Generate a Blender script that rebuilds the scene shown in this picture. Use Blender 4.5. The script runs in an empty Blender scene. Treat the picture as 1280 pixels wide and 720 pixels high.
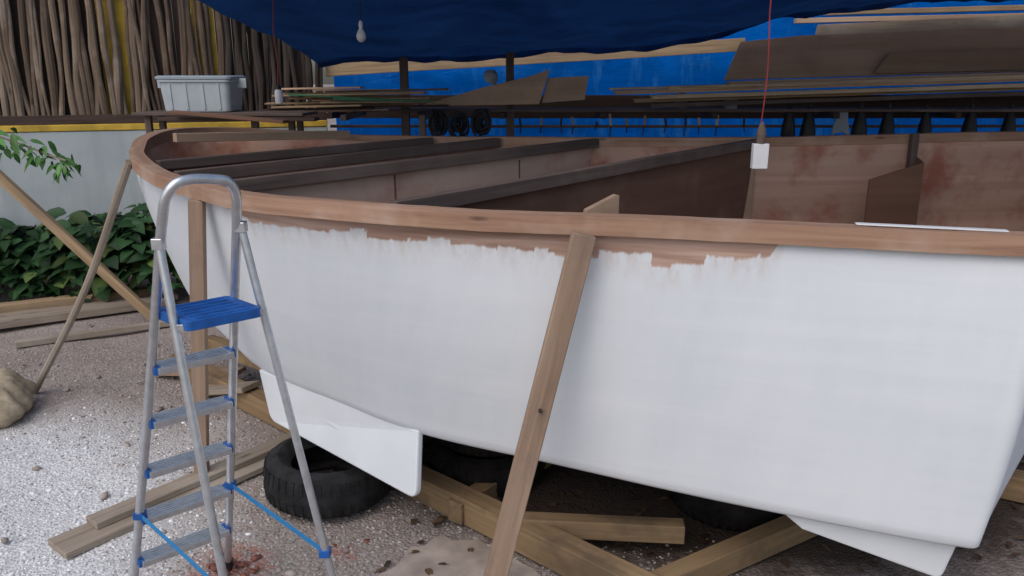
import bpy, bmesh, math, random
import numpy as np
from mathutils import Vector, Matrix, noise as mnoise
random.seed(7); rng=np.random.default_rng(7)
V=Vector
scene=bpy.context.scene

# ------------------------------------------------------------------ materials
def newmat(name):
    m=bpy.data.materials.new(name); m.use_nodes=True
    nt=m.node_tree; b=nt.nodes['Principled BSDF']
    return m,nt,b
def N(nt,t,**k):
    n=nt.nodes.new(t)
    for a,b in k.items(): setattr(n,a,b)
    return n
def ramp(nt,fac,stops):
    r=N(nt,'ShaderNodeValToRGB'); e=r.color_ramp.elements
    while len(e)<len(stops): e.new(0.5)
    for i,(p,c) in enumerate(stops):
        e[i].position=p; e[i].color=(*c,1) if len(c)==3 else c
    nt.links.new(fac,r.inputs['Fac']); return r.outputs['Color']
def noisetex(nt,vec,scale,detail=3,rough=0.55,dist=0.0):
    n=N(nt,'ShaderNodeTexNoise'); n.inputs['Scale'].default_value=scale
    n.inputs['Detail'].default_value=detail; n.inputs['Roughness'].default_value=rough
    n.inputs['Distortion'].default_value=dist
    if vec is not None: nt.links.new(vec,n.inputs['Vector'])
    return n.outputs['Fac']
def mapping(nt,vec,scale,loc=(0,0,0)):
    m=N(nt,'ShaderNodeMapping'); m.inputs['Scale'].default_value=scale; m.inputs['Location'].default_value=loc
    nt.links.new(vec,m.inputs['Vector']); return m.outputs['Vector']
def mix(nt,f,a,b,mode='MIX'):
    m=N(nt,'ShaderNodeMix',data_type='RGBA',blend_type=mode)
    for s,i in ((f,0),(a,6),(b,7)):
        if isinstance(s,(int,float)): m.inputs[i].default_value=s
        elif isinstance(s,tuple): m.inputs[i].default_value=(*s[:3],1)
        else: nt.links.new(s,m.inputs[i])
    return m.outputs[2]
def mth(nt,op,a,b=0.0,c=None):
    m=N(nt,'ShaderNodeMath',operation=op)
    for i,s in enumerate((a,b) if c is None else (a,b,c)):
        if isinstance(s,(int,float)): m.inputs[i].default_value=s
        else: nt.links.new(s,m.inputs[i])
    return m.outputs[0]
def bump(nt,b,h,strength=0.3,dist=0.01):
    n=N(nt,'ShaderNodeBump'); n.inputs['Strength'].default_value=strength; n.inputs['Distance'].default_value=dist
    nt.links.new(h,n.inputs['Height']); nt.links.new(n.outputs['Normal'],b.inputs['Normal'])
def attr(nt,name):
    a=N(nt,'ShaderNodeAttribute'); a.attribute_name=name; return a

def wood(name,light,dark,stain=None,rough=0.75,gs=1.0,stainamt=0.5,stainscale=1.3,knots=True,bmp=True):
    m,nt,b=newmat(name)
    g=attr(nt,'gco').outputs['Vector']
    v1=mapping(nt,g,(1.6*gs,34*gs,34*gs))
    n1=noisetex(nt,v1,1.0,4,0.65,0.5)
    v2=mapping(nt,g,(0.7,5,5)); n2=noisetex(nt,v2,1.0,2,0.6)
    c=ramp(nt,n1,[(0.28,dark),(0.62,light)])
    k=mix(nt,ramp(nt,n2,[(0.3,(0,0,0)),(0.7,(1,1,1))]),tuple(x*0.62 for x in light),c)
    c=mix(nt,0.55,c,k)
    if stain:
        n3=noisetex(nt,g,stainscale,4,0.65)
        f=ramp(nt,n3,[(0.50,(0,0,0)),(0.66,(stainamt,)*3)])
        c=mix(nt,f,c,stain)
    if knots:
        vo=N(nt,'ShaderNodeTexVoronoi'); vo.inputs['Scale'].default_value=1.0
        nt.links.new(mapping(nt,g,(2.2,9,9)),vo.inputs['Vector'])
        kf=ramp(nt,vo.outputs['Distance'],[(0.05,(0.75,)*3),(0.11,(0,0,0))])
        c=mix(nt,kf,c,tuple(x*0.35 for x in dark))
    nt.links.new(c,b.inputs['Base Color']); b.inputs['Roughness'].default_value=rough
    b.inputs['Specular IOR Level'].default_value=0.25
    if bmp: bump(nt,b,n1,0.35,0.004)
    return m

def plain(name,col,rough=0.6,metal=0.0,var=0.15,scale=8,bmp=0.1,spec=0.4):
    m,nt,b=newmat(name)
    co=N(nt,'ShaderNodeTexCoord').outputs['Object']
    n=noisetex(nt,co,scale,3,0.6)
    c=ramp(nt,n,[(0.3,tuple(x*(1-var) for x in col)),(0.7,tuple(min(1,x*(1+var)) for x in col))])
    nt.links.new(c,b.inputs['Base Color'])
    b.inputs['Roughness'].default_value=rough; b.inputs['Metallic'].default_value=metal
    b.inputs['Specular IOR Level'].default_value=spec
    if bmp: bump(nt,b,n,bmp,0.01)
    return m

M={}
M['rail']=wood('gunwale_wood',(0.43,0.265,0.18),(0.24,0.135,0.088),stain=(0.50,0.38,0.30),gs=.8,stainscale=2.5)
M['prop']=wood('prop_pine',(0.40,0.285,0.205),(0.23,0.15,0.10),stain=(0.19,0.14,0.11),gs=.7,stainamt=.45,stainscale=4)
M['cradle']=wood('cradle_timber',(0.33,0.225,0.125),(0.17,0.11,0.06),stain=(0.11,0.08,0.055),stainamt=.8,stainscale=2.5)
M['oldwood']=wood('weathered_plank',(0.38,0.315,0.25),(0.20,0.16,0.125),stain=(0.46,0.42,0.36))
M['shelfwood']=wood('shelf_plank',(0.46,0.33,0.20),(0.25,0.17,0.10),stain=(0.22,0.16,0.11),bmp=False)
M['rackplank']=wood('stored_plank_wood',(0.76,0.60,0.42),(0.46,0.34,0.22),stain=(0.36,0.28,0.20),bmp=False,knots=False)
M['rackply']=wood('stored_plywood',(0.64,0.45,0.32),(0.50,0.34,0.24),stain=(0.38,0.26,0.18),gs=.25,knots=False,bmp=False)
M['darkwood']=wood('dark_frame_wood',(0.150,0.110,0.095),(0.078,0.058,0.050),stain=(0.21,0.16,0.14),gs=.8,knots=False)
M['deepwood']=wood('deep_brown_wood',(0.085,0.055,0.045),(0.035,0.024,0.02),knots=False,bmp=False)  # very dark brown timber for rails, brackets and backing boards
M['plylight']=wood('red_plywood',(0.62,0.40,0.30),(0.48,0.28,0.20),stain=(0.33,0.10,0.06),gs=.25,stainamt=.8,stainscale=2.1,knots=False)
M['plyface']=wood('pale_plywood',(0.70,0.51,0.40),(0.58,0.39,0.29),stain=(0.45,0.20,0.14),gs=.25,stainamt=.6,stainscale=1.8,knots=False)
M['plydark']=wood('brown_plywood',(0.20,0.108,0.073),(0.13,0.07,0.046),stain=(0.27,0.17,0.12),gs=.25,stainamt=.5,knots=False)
M['plymid']=wood('plywood_offcut',(0.46,0.32,0.22),(0.34,0.23,0.155),stain=(0.27,0.18,0.125),gs=.25,knots=False,bmp=False)
M['alu']=plain('brushed_aluminium',(0.62,0.64,0.66),0.36,0.85,0.12,30,0.03)
M['blueplastic']=plain('blue_plastic',(0.014,0.10,0.36),0.45,0,0.25,20,0.05)
M['strap']=plain('blue_strap',(0.02,0.20,0.46),0.6,0,0.1,30)
M['rubber']=plain('tyre_rubber',(0.020,0.020,0.021),0.85,0,0.5,14,0.3,.2)
M['rubberdirty']=plain('muddy_tyre_rubber',(0.016,0.014,0.013),0.95,0,0.5,10,0.3,.1)
M['white']=plain('white_plastic',(0.72,0.73,0.75),0.35,0,0.04,10,0)
M['black']=plain('black_plastic',(0.015,0.016,0.02),0.5,0,0.3,10,0.05)
M['redcord']=plain('red_cord',(0.30,0.035,0.035),0.6,0,0.2,10,0)
M['darkcord']=plain('dark_cord',(0.03,0.02,0.02),0.6,0,0.2,10,0)
M['bin']=plain('grey_bin_plastic',(0.42,0.47,0.50),0.35,0,0.10,6,0.02)
M['binlid']=plain('bin_lid_plastic',(0.26,0.31,0.35),0.4,0,0.10,6,0.02)
M['green']=plain('green_hose',(0.03,0.14,0.07),0.5,0,0.2,10,0)
M['canvas']=plain('canvas_sack',(0.42,0.35,0.25),0.95,0,0.2,26,0.5,.1)
M['yellow']=plain('yellow_paint',(0.56,0.37,0.05),0.75,0,0.35,4,0.1)
M['steel']=plain('dark_steel',(0.05,0.05,0.05),0.5,0.5,0.3,20,0)
M['slab']=plain('concrete_slab',(0.36,0.30,0.26),0.95,0,0.3,6,0.5,.1)
M['keel']=plain('keel_white_paint',(0.68,0.71,0.74),0.38,0,0.05,3,0.02)

def tarpmat(name,dcol,tcol,mixf,scale=1.2,lo=.55,hi=1.3,gl=.04,pale=None):
    m=bpy.data.materials.new(name); m.use_nodes=True; nt=m.node_tree; nt.nodes.clear()
    out=N(nt,'ShaderNodeOutputMaterial')
    co=N(nt,'ShaderNodeTexCoord').outputs['Object']
    n=noisetex(nt,mapping(nt,co,(1,1,2.2)),scale,4,0.6,1.0)
    pm=noisetex(nt,mapping(nt,co,(5,5,1.1)),1.0,3,0.7) if pale else None
    def rc(c):
        k=ramp(nt,n,[(0.25,tuple(x*lo for x in c)),(0.75,tuple(min(1,x*hi) for x in c))])
        if pale: k=mix(nt,ramp(nt,pm,[(.54,(0,0,0)),(.72,(.45,)*3)]),k,pale)
        return k
    d=N(nt,'ShaderNodeBsdfDiffuse'); nt.links.new(rc(dcol),d.inputs['Color'])
    t=N(nt,'ShaderNodeBsdfTranslucent'); nt.links.new(rc(tcol),t.inputs['Color'])
    g=N(nt,'ShaderNodeBsdfGlossy'); g.inputs['Roughness'].default_value=0.4; g.inputs['Color'].default_value=(.2,.4,.8,1)
    bm=N(nt,'ShaderNodeBump'); bm.inputs['Strength'].default_value=0.6; bm.inputs['Distance'].default_value=0.03
    nn=noisetex(nt,mapping(nt,co,(2,2,5)),2.0,3,0.6,1.2); nt.links.new(nn,bm.inputs['Height'])
    for s in (d,t,g): nt.links.new(bm.outputs['Normal'],s.inputs['Normal'])
    m1=N(nt,'ShaderNodeMixShader'); m1.inputs[0].default_value=mixf
    nt.links.new(d.outputs[0],m1.inputs[1]); nt.links.new(t.outputs[0],m1.inputs[2])
    m2=N(nt,'ShaderNodeMixShader'); m2.inputs[0].default_value=gl
    nt.links.new(m1.outputs[0],m2.inputs[1]); nt.links.new(g.outputs[0],m2.inputs[2])
    nt.links.new(m2.outputs[0],out.inputs['Surface'])
    return m
M['tarp']=tarpmat('navy_tarpaulin',(0.012,0.038,0.110),(0.007,0.028,0.092),0.5)
M['bluetarp']=tarpmat('bright_blue_tarpaulin',(0.0,0.23,0.84),(0.0,0.23,0.84),0.72,0.9,.50,1.0,.02,pale=(.10,.42,.85))

def hullmat():
    m,nt,b=newmat('hull_white_primer')
    co=N(nt,'ShaderNodeTexCoord').outputs['Object']
    td=attr(nt,'topdist').outputs['Fac']; th=attr(nt,'thk').outputs['Fac']; sl=attr(nt,'slen').outputs['Fac']
    nz=noisetex(nt,mapping(nt,co,(26,26,10)),1.0,4,0.7)
    slj=mth(nt,'ADD',sl,mth(nt,'MULTIPLY',nz,.03))
    def blocks(freq,seed):
        q=mth(nt,'FLOOR',mth(nt,'MULTIPLY_ADD',slj,freq,seed))
        w=N(nt,'ShaderNodeTexWhiteNoise',noise_dimensions='1D'); nt.links.new(q,w.inputs['W'])
        return w.outputs['Value']
    bl=mth(nt,'ADD',mth(nt,'MULTIPLY',blocks(5.8,.3),0.040),mth(nt,'MULTIPLY',blocks(15.2,.9),0.026))
    edge=mth(nt,'ADD',th,mth(nt,'ADD',bl,mth(nt,'MULTIPLY_ADD',nz,0.030,-0.045)))
    f=mth(nt,'SUBTRACT',edge,td)
    mask=ramp(nt,mth(nt,'MULTIPLY_ADD',f,70.0,0.5),[(0.2,(0,0,0)),(0.8,(1,1,1))])
    g=attr(nt,'gco').outputs['Vector']
    wn=noisetex(nt,mapping(nt,g,(2,30,30)),1.0,3,0.6,0.5)
    wc=ramp(nt,wn,[(0.3,(0.30,0.18,0.13)),(0.65,(0.50,0.35,0.28))])
    big=noisetex(nt,co,1.1,3,0.5)
    rn=noisetex(nt,mapping(nt,g,(9,9,2.2)),1.0,3,0.65)
    pc=ramp(nt,mth(nt,'ADD',mth(nt,'MULTIPLY',rn,0.35),mth(nt,'MULTIPLY',big,0.65)),[(0.36,(0.615,0.65,0.685)),(0.62,(0.685,0.715,0.745))])
    rl=noisetex(nt,mapping(nt,g,(.8,11,11)),1.0,3,0.65)
    pc=mix(nt,ramp(nt,rl,[(.46,(0,0,0)),(.68,(.35,)*3)]),pc,(.73,.75,.775))
    thin=ramp(nt,mth(nt,'MULTIPLY_ADD',f,9.0,1.0),[(0.0,(0,0,0)),(1.0,(0.5,)*3)])
    thin=mix(nt,1.0,thin,ramp(nt,nz,[(0.40,(0,0,0)),(0.62,(1,1,1))]),'MULTIPLY')
    thin=mix(nt,1.0,thin,ramp(nt,th,[(0.0,(0,0,0)),(0.05,(1,1,1))]),'MULTIPLY')
    pc=mix(nt,thin,pc,(0.50,0.43,0.39))
    c=mix(nt,mask,pc,wc)
    nt.links.new(c,b.inputs['Base Color'])
    b.inputs['Roughness'].default_value=0.55; b.inputs['Specular IOR Level'].default_value=0.28
    h=mth(nt,'ADD',mth(nt,'MULTIPLY',rl,0.9),mth(nt,'MULTIPLY',big,6.0))
    bump(nt,b,h,0.30,0.006)
    return m
M['hull']=hullmat()

# ------------------------------------------------------------------ mesh builder
class MB:
    def __init__(s): s.v=[];s.f=[];s.m=[];s.g=[];s.sm=[];s.mats=[]
    def mi(s,k):
        if k not in s.mats: s.mats.append(k)
        return s.mats.index(k)
    def add(s,vs,fs,mat,g=None,smooth=False):
        o=len(s.v); s.v+= [tuple(v) for v in vs]
        if g is None:
            r=V((random.random()*20,random.random()*20,random.random()*20)); g=[tuple(V(v)+r) for v in vs]
        s.g+= [tuple(x) for x in g]
        for f in fs: s.f.append([i+o for i in f]); s.m.append(s.mi(mat)); s.sm.append(smooth)
    def beam(s,p1,p2,w,h,mat,up=(0,0,1),taper=1.0,jit=0.0):
        p1=V(p1);p2=V(p2);d=(p2-p1);L=d.length;d.normalize();up=V(up)
        if abs(d.dot(up))>0.98: up=V((0,1,0))
        sd=d.cross(up).normalized(); u=sd.cross(d).normalized()
        r=V((random.random()*20,random.random()*20,random.random()*20))
        vs=[];g=[]; n=max(1,int(L/0.5)) if jit else 1
        for k in range(n+1):
            t=k/n; tp=1+(taper-1)*t
            jx=random.uniform(-jit,jit) if 0<k<n else 0; jz=random.uniform(-jit,jit) if 0<k<n else 0
            for a,b2 in ((-1,-1),(1,-1),(1,1),(-1,1)):
                vs.append(p1+d*L*t+sd*(a*w/2*tp+jx)+u*(b2*h/2*tp+jz)); g.append(V((L*t,a*w/2,b2*h/2))+r)
        fs=[[3,2,1,0],[4*n,4*n+1,4*n+2,4*n+3]]
        for k in range(n):
            for a in range(4): 
                b2=(a+1)%4; fs.append([4*k+a,4*k+b2,4*k+4+b2,4*k+4+a])
        s.add(vs,fs,mat,g)
    def box(s,c,size,mat,rz=0.0):
        x=V((math.cos(rz),math.sin(rz),0)); c=V(c)
        s.beam(c-x*size[0]/2,c+x*size[0]/2,size[1],size[2],mat)
    def prism(s,poly,th,mat):
        P=[V(p) for p in poly]; n=V((0,0,0))
        for i in range(len(P)): n+=P[i].cross(P[(i+1)%len(P)])
        n.normalize(); k=len(P)
        ax=(P[1]-P[0]).normalized(); ay=n.cross(ax)
        r=V((random.random()*20,random.random()*20,random.random()*20))
        vs=P+[p-n*th for p in P]; g=[V(((p-P[0]).dot(ax),(p-P[0]).dot(ay),0))+r for p in vs]
        fs=[list(range(k)),list(range(2*k-1,k-1,-1))]+[[(i+1)%k,i,k+i,k+(i+1)%k] for i in range(k)]
        s.add(vs,fs,mat,g)
    def tube(s,path,r,mat,n=10,closed=False,rad=None,sy=1.0):
        P=[V(p) for p in path]; vs=[];g=[];L=0; K=len(P); rr=V((random.random()*20,random.random()*20,0))
        prev=None
        for i,p in enumerate(P):
            a=P[(i-1)%K] if (closed or i>0) else P[i]; b2=P[(i+1)%K] if (closed or i<K-1) else P[i]
            t=(b2-a).normalized()
            if prev is None:
                up=V((0,0,1)) if abs(t.z)<0.9 else V((0,1,0)); u=t.cross(up).normalized()
            else: u=(prev-t*prev.dot(t)).normalized()
            prev=u; w=t.cross(u)
            if i: L+=(P[i]-P[i-1]).length
            q=rad[i] if rad else r
            for k in range(n):
                an=2*math.pi*k/n; vs.append(p+u*math.cos(an)*q+w*math.sin(an)*q*sy); g.append(V((L,math.cos(an)*q,math.sin(an)*q))+rr)
        fs=[]
        for i in range(K if closed else K-1):
            j=(i+1)%K
            for k in range(n): k2=(k+1)%n; fs.append([i*n+k,i*n+k2,j*n+k2,j*n+k])
        if not closed: fs+= [list(range(n))[::-1],[(K-1)*n+k for k in range(n)]]
        s.add(vs,fs,mat,g,True)
    def lathe(s,c,prof,mat,n=24,axis=(0,0,1),cap=True):
        c=V(c); ax=V(axis).normalized(); u=ax.orthogonal().normalized(); w=ax.cross(u); vs=[]
        for r,z in prof:
            for k in range(n):
                an=2*math.pi*k/n; vs.append(c+ax*z+u*math.cos(an)*r+w*math.sin(an)*r)
        fs=[]
        for i in range(len(prof)-1):
            for k in range(n): k2=(k+1)%n; fs.append([i*n+k,i*n+k2,(i+1)*n+k2,(i+1)*n+k])
        if cap: fs+=[list(range(n))[::-1],[(len(prof)-1)*n+k for k in range(n)]]
        s.add(vs,fs,mat,None,True)
    def obj(s,name,parent=None,bevel=0.0,wn=False):
        me=bpy.data.meshes.new(name); me.from_pydata(s.v,[],s.f)
        for k in s.mats: me.materials.append(M[k])
        me.polygons.foreach_set('material_index',s.m); me.polygons.foreach_set('use_smooth',s.sm)
        a=me.attributes.new('gco','FLOAT_VECTOR','POINT'); a.data.foreach_set('vector',np.array(s.g,dtype=np.float32).ravel())
        me.validate(); me.update()
        o=bpy.data.objects.new(name,me); scene.collection.objects.link(o)
        if any(s.sm): me.set_sharp_from_angle(angle=math.radians(42))
        if bevel:
            b=o.modifiers.new('bevel','BEVEL'); b.width=bevel; b.segments=2; b.limit_method='ANGLE'; b.angle_limit=math.radians(50)
        if parent: o.parent=parent
        return o
def empty(name):
    e=bpy.data.objects.new(name,None); scene.collection.objects.link(e); return e

def crom(P,per=8,closed=False):
    P=[V(p) for p in P]; K=len(P); out=[]
    rngk=range(K if closed else K-1)
    for i in rngk:
        if closed: a,b,c,d=P[(i-1)%K],P[i],P[(i+1)%K],P[(i+2)%K]
        else:
            b,c=P[i],P[i+1]; a=P[i-1] if i>0 else b*2-c; d=P[i+2] if i+2<K else c*2-b
        t0=0;t1=t0+max(1e-4,(b-a).length**.5);t2=t1+max(1e-4,(c-b).length**.5);t3=t2+max(1e-4,(d-c).length**.5)
        for k in range(per):
            t=t1+(t2-t1)*k/per
            A1=a*((t1-t)/(t1-t0))+b*((t-t0)/(t1-t0)); A2=b*((t2-t)/(t2-t1))+c*((t-t1)/(t2-t1)); A3=c*((t3-t)/(t3-t2))+d*((t-t2)/(t3-t2))
            B1=A1*((t2-t)/(t2-t0))+A2*((t-t0)/(t2-t0)); B2=A2*((t3-t)/(t3-t1))+A3*((t-t1)/(t3-t1))
            out.append(B1*((t2-t)/(t2-t1))+B2*((t-t1)/(t2-t1)))
    if not closed: out.append(P[-1])
    return out

# ------------------------------------------------------------------ THE BOAT
boat=empty('unfinished_boat')
TOP=[(-2.016,4.365,1.513),(-1.90,4.104,1.495),(-1.665,3.78,1.459),(-1.332,3.42,1.446),(-1.08,3.177,1.441),(-.702,2.952,1.441),(-.18,2.754,1.441),(.27,2.646,1.441),(.90,2.511,1.437),(1.566,2.354,1.432),
 (1.62,2.345,1.432),(1.647,2.385,1.432),(2.925,3.933,1.468),(4.176,5.472,1.522),(4.203,5.544,1.522),(4.14,5.58,1.522),
 (3.51,5.598,1.513),(1.638,5.553,1.477),(.54,5.535,1.477),(-.54,5.508,1.486),(-1.098,5.454,1.504),(-1.575,5.355,1.54),(-1.89,5.166,1.567),(-2.043,4.842,1.576),(-2.07,4.572,1.549)]
BOT=[(-2.007,4.374,1.36),(-1.917,4.293,1.063),(-1.764,4.23,.712),(-1.449,3.933,.55),(-1.197,3.618,.523),(-.765,3.258,.514),(-.369,2.961,.505),(.135,2.745,.487),(.765,2.493,.46),(1.44,2.2725,.433),
 (1.494,2.2635,.433),(1.521,2.304,.433),(2.79,3.78,.433),(4.03,5.27,.46),(4.06,5.34,.46),(4.0,5.38,.46),
 (3.35,5.42,.46),(1.62,5.40,.487),(.54,5.36,.505),(-.45,5.27,.505),(-.9,5.05,.523),(-1.26,4.82,.568),(-1.575,4.68,.685),(-1.845,4.572,.91),(-1.98,4.455,1.225)]
per=12
T=crom(TOP,per,True); B=crom(BOT,per,True); K=len(T)
rows=30
def inward(L,i):
    t=(L[(i+1)%K]-L[(i-1)%K]); t.z=0; t.normalize(); return V((-t.y,t.x,0))
inT=[inward(T,i) for i in range(K)]
sl=[0]
for i in range(1,K): sl.append(sl[-1]+(T[i]-T[i-1]).length)
def thk(x):
    xs=[-1.45,-1.25,-1.05,-.7,-.45,-.1,.27,.54,.72,.84,.88]; ys=[0,.055,.125,.125,.115,.115,.135,.14,.135,.11,0]
    return float(np.interp(x,xs,ys))
vs=[];fs=[];td=[];th=[];ss=[];gg=[]
for r in range(rows+1):
    v=r/rows
    for i in range(K):
        a=T[i];b=B[i]; p=a.lerp(b,v)
        p-=inT[i]*(0.03*math.sin(math.pi*v))
        p-=inT[i]*0.005*mnoise.noise(V((sl[i]*1.6,v*2,1)))
        h=(a-b).length
        vs.append(p); td.append(v*h); th.append(thk(p.x) if (i<10*per) else -0.2); ss.append(sl[i]); gg.append((sl[i],0,-v*h))
for dz,di in ((-.012,.012),(-.018,.04),(-.05,.5)):
    for i in range(K):
        p=B[i]+inT[i]*di+V((0,0,dz)); vs.append(p); td.append(1.2); th.append(-.2); ss.append(sl[i]); gg.append((sl[i],di,0))
R=rows+3
for r in range(R):
    for i in range(K):
        j=(i+1)%K; fs.append([r*K+i,(r+1)*K+i,(r+1)*K+j,r*K+j])
cidx=len(vs); vs.append(V((1.0,3.87,.30))); td.append(1.2); th.append(-.2); ss.append(0); gg.append((0,0,0))
for i in range(K): fs.append([R*K+i,cidx,R*K+(i+1)%K])
me=bpy.data.meshes.new('hull_shell'); me.from_pydata([tuple(v) for v in vs],[],fs); me.materials.append(M['hull'])
for nm,arr in (('topdist',td),('thk',th),('slen',ss)):
    a=me.attributes.new(nm,'FLOAT','POINT'); a.data.foreach_set('value',np.array(arr,dtype=np.float32))
a=me.attributes.new('gco','FLOAT_VECTOR','POINT'); a.data.foreach_set('vector',np.array(gg,dtype=np.float32).ravel())
me.polygons.foreach_set('use_smooth',[True]*len(fs)); me.update()
hull=bpy.data.objects.new('hull_shell',me); scene.collection.objects.link(hull); hull.parent=boat

mb=MB(); vs=[];gs=[]; rin=10
for r in range(rin+1):
    v=r/rin*0.93
    for i in range(K):
        p=T[i].lerp(B[i],v)+inT[i]*0.022-inT[i]*(0.03*math.sin(math.pi*v)); vs.append(p); gs.append((sl[i]+3,(T[i]-B[i]).length*v,0))
fs=[]
for r in range(rin):
    for i in range(K):
        j=(i+1)%K; fs.append([r*K+j,(r+1)*K+j,(r+1)*K+i,r*K+i])
mb.add(vs,fs,'plylight',gs,True); mb.obj('inner_planking',boat)
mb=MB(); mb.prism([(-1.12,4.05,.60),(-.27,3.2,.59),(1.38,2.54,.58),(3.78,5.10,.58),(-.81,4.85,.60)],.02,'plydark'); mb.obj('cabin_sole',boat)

mb=MB(); prof=[(-.038,.004),(.034,.004),(.034,-.056),(.002,-.060),(-.038,-.060)]
vs=[];gs=[];fs=[]; n=len(prof)
for i in range(K):
    wob=0.005*mnoise.noise(V((sl[i]*1.7,0,0)))+.0015*mnoise.noise(V((sl[i]*9,0,0)))
    for o,z in prof: vs.append(T[i]+inT[i]*o+V((0,0,z+wob))); gs.append((sl[i],o*1,z))
for i in range(K):
    j=(i+1)%K
    for k in range(n): k2=(k+1)%n; fs.append([i*n+k,i*n+k2,j*n+k2,j*n+k])
mb.add(vs,fs,'rail',gs); mb.obj('gunwale_rail',boat,0.005)

def bulk(near,far,ztn,ztf,mat,bm='darkwood',name='bulkhead',zb=.60,bw=.05,bh=.058,nin=.6,seams=()):
    mb=MB(); n=V((near[0],near[1],0)); f=V((far[0],far[1],0)); d=(f-n).normalized()
    up=V((0,0,1))
    mb.prism([n+up*zb+d*nin,f+up*zb-d*.22,f-d*.02+up*(ztf-bh),n+d*.04+up*(ztn-bh)],.014,mat)
    o=V((d.y,-d.x,0))*.018
    mb.beam(n+o+up*(ztn-bh/2),f+o+up*(ztf-bh/2),bw,bh,bm)
    for t in seams:
        q=n.lerp(f,t)+V((d.y,-d.x,0))*.002
        mb.beam(q+up*zb,q+up*(ztn-bh-.002),.010,.006,'plydark',up=(d.y,-d.x,0))
    mb.obj(name,boat,0.003)
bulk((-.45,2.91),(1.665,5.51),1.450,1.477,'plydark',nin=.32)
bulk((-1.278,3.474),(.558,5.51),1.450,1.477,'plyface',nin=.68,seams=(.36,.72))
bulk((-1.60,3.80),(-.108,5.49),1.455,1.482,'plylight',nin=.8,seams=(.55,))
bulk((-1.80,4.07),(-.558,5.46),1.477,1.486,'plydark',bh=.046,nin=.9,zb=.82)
mb=MB()
mb.beam((1.60,5.43,.62),(1.63,5.50,1.468),.055,.045,'plymid')
mb.beam((2.70,5.43,.62),(2.736,5.52,1.504),.045,.055,'darkwood')
mb.beam((3.645,5.43,.62),(3.69,5.52,1.504),.045,.055,'darkwood')
mb.beam((-.2,5.20,.62),(-.17,5.46,1.44),.04,.04,'plymid'); mb.beam((.2,5.25,.62),(.22,5.48,1.44),.04,.04,'plymid')
mb.obj('hull_ribs',boat,.004)
mb=MB(); mb.prism([(2.232,4.995,.60),(2.592,5.058,.60),(2.592,5.058,1.36),(2.232,4.995,1.261)],.014,'plydark')
mb.prism([(2.592,5.058,.60),(2.718,5.40,.60),(2.718,5.40,1.36),(2.592,5.058,1.36)],.014,'plydark'); mb.obj('locker_panel',boat,.002)
mb=MB()
mb.beam((-1.89,4.545,1.553),(-1.08,5.355,1.513),.05,.05,'plymid')
mb.obj('bow_deck_board',boat,.004)
mb=MB(); mb.prism([(.243,2.691,1.387),(.369,2.727,1.387),(.369,2.727,1.497),(.355,2.722,1.50),(.252,2.694,1.452)],.027,'prop'); mb.obj('prop_cleat',boat,.003)
mb=MB(); mb.beam((1.08,2.482,1.4445),(1.50,2.383,1.4405),.030,.005,'white'); mb.obj('fibreglass_strip',boat,.002)

def fin(name,poly,th):
    mb=MB(); mb.prism(poly,th,'keel'); mb.obj(name,boat,.008)
def roundc(poly,idx,r=.05,n=6):
    out=[]
    for i,p in enumerate(poly):
        p=V(p)
        if i in idx:
            a=V(poly[i-1]);b=V(poly[(i+1)%len(poly)]); a1=p+(a-p).normalized()*r; b1=p+(b-p).normalized()*r
            for k in range(n+1):
                t=k/n; out.append(a1*(1-t)**2+p*2*t*(1-t)+b1*t*t)
        else: out.append(p)
    return out
fin('bilge_keel',roundc([(-1.224,3.627,.523),(-1.17,3.573,.28),(-.3825,2.853,.262),(-.378,2.961,.514)],[1,2]),.032)
fin('bilge_keel',roundc([(.9,2.511,.451),(1.008,2.466,.37),(1.44,2.34,.2575),(1.476,2.322,.442)],[2],.03),.032)

# ------------------------------------------------------------------ step ladder
lad=empty('step_ladder')
def tub(name,paths,r,mat,rad=None,sy=1.0):
    mb=MB()
    for p in paths: mb.tube(p,r,mat,12,sy=sy)
    return mb.obj(name,lad)
FL=V((-1.40,2.55,0)); FR=V((-1.13,2.79,0)); TL=V((-.955,2.18,1.56)); TR=V((-.80,2.32,1.56))
lean=lambda F,Tt,z: F.lerp(Tt,z/Tt.z)
aw=(TR-TL).normalized()
arch=crom([FL+V((0,0,.02)),lean(FL,TL,.8),lean(FL,TL,1.3),lean(FL,TL,1.5),lean(FL,TL,1.575)+aw*.006,lean(FL,TL,1.608)+aw*.028,lean(FL,TL,1.618)+aw*.065,lean(FR,TR,1.612)-aw*.065,lean(FR,TR,1.602)-aw*.028,lean(FR,TR,1.57)-aw*.006,lean(FR,TR,1.5),lean(FR,TR,1.3),lean(FR,TR,.8),FR+V((0,0,.02))],8)
tub('front_rails',[arch],.0145,'alu')
RL=V((-.80,2.02,0)); RR=V((-.53,2.26,0))
a=lean(FL,TL,1.44)+V((-.004,-.004,0)); b=lean(FR,TR,1.46)+V((.012,.004,0))
tub('rear_legs',[[RL+V((0,0,.02)),a+(RL-a)*.1,a],[RR+V((0,0,.02)),b+(RR-b)*.1,b]],.0125,'alu')
Sd=V((.74,-.67,0)).normalized()
mb=MB(); mbb=MB()
for k in range(5):
    z=.22+.2*k; p=lean(FL,TL,z); q=lean(FR,TR,z); w=(q-p).normalized()
    mb.beam(p+w*.012,q-w*.012,.075,.022,'alu')
    for j in range(5): 
        o=Sd*(-.03+.015*j)+V((0,0,.0125)); mb.beam(p+w*.02+o,q-w*.02+o,.004,.004,'alu')
    for e,sgn in ((p,1),(q,-1)):
        mbb.beam(e+w*sgn*.002,e+w*sgn*.022,.05,.028,'blueplastic')
mb.obj('steps',lad,.002); mbb.obj('step_brackets',lad,.003)
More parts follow.
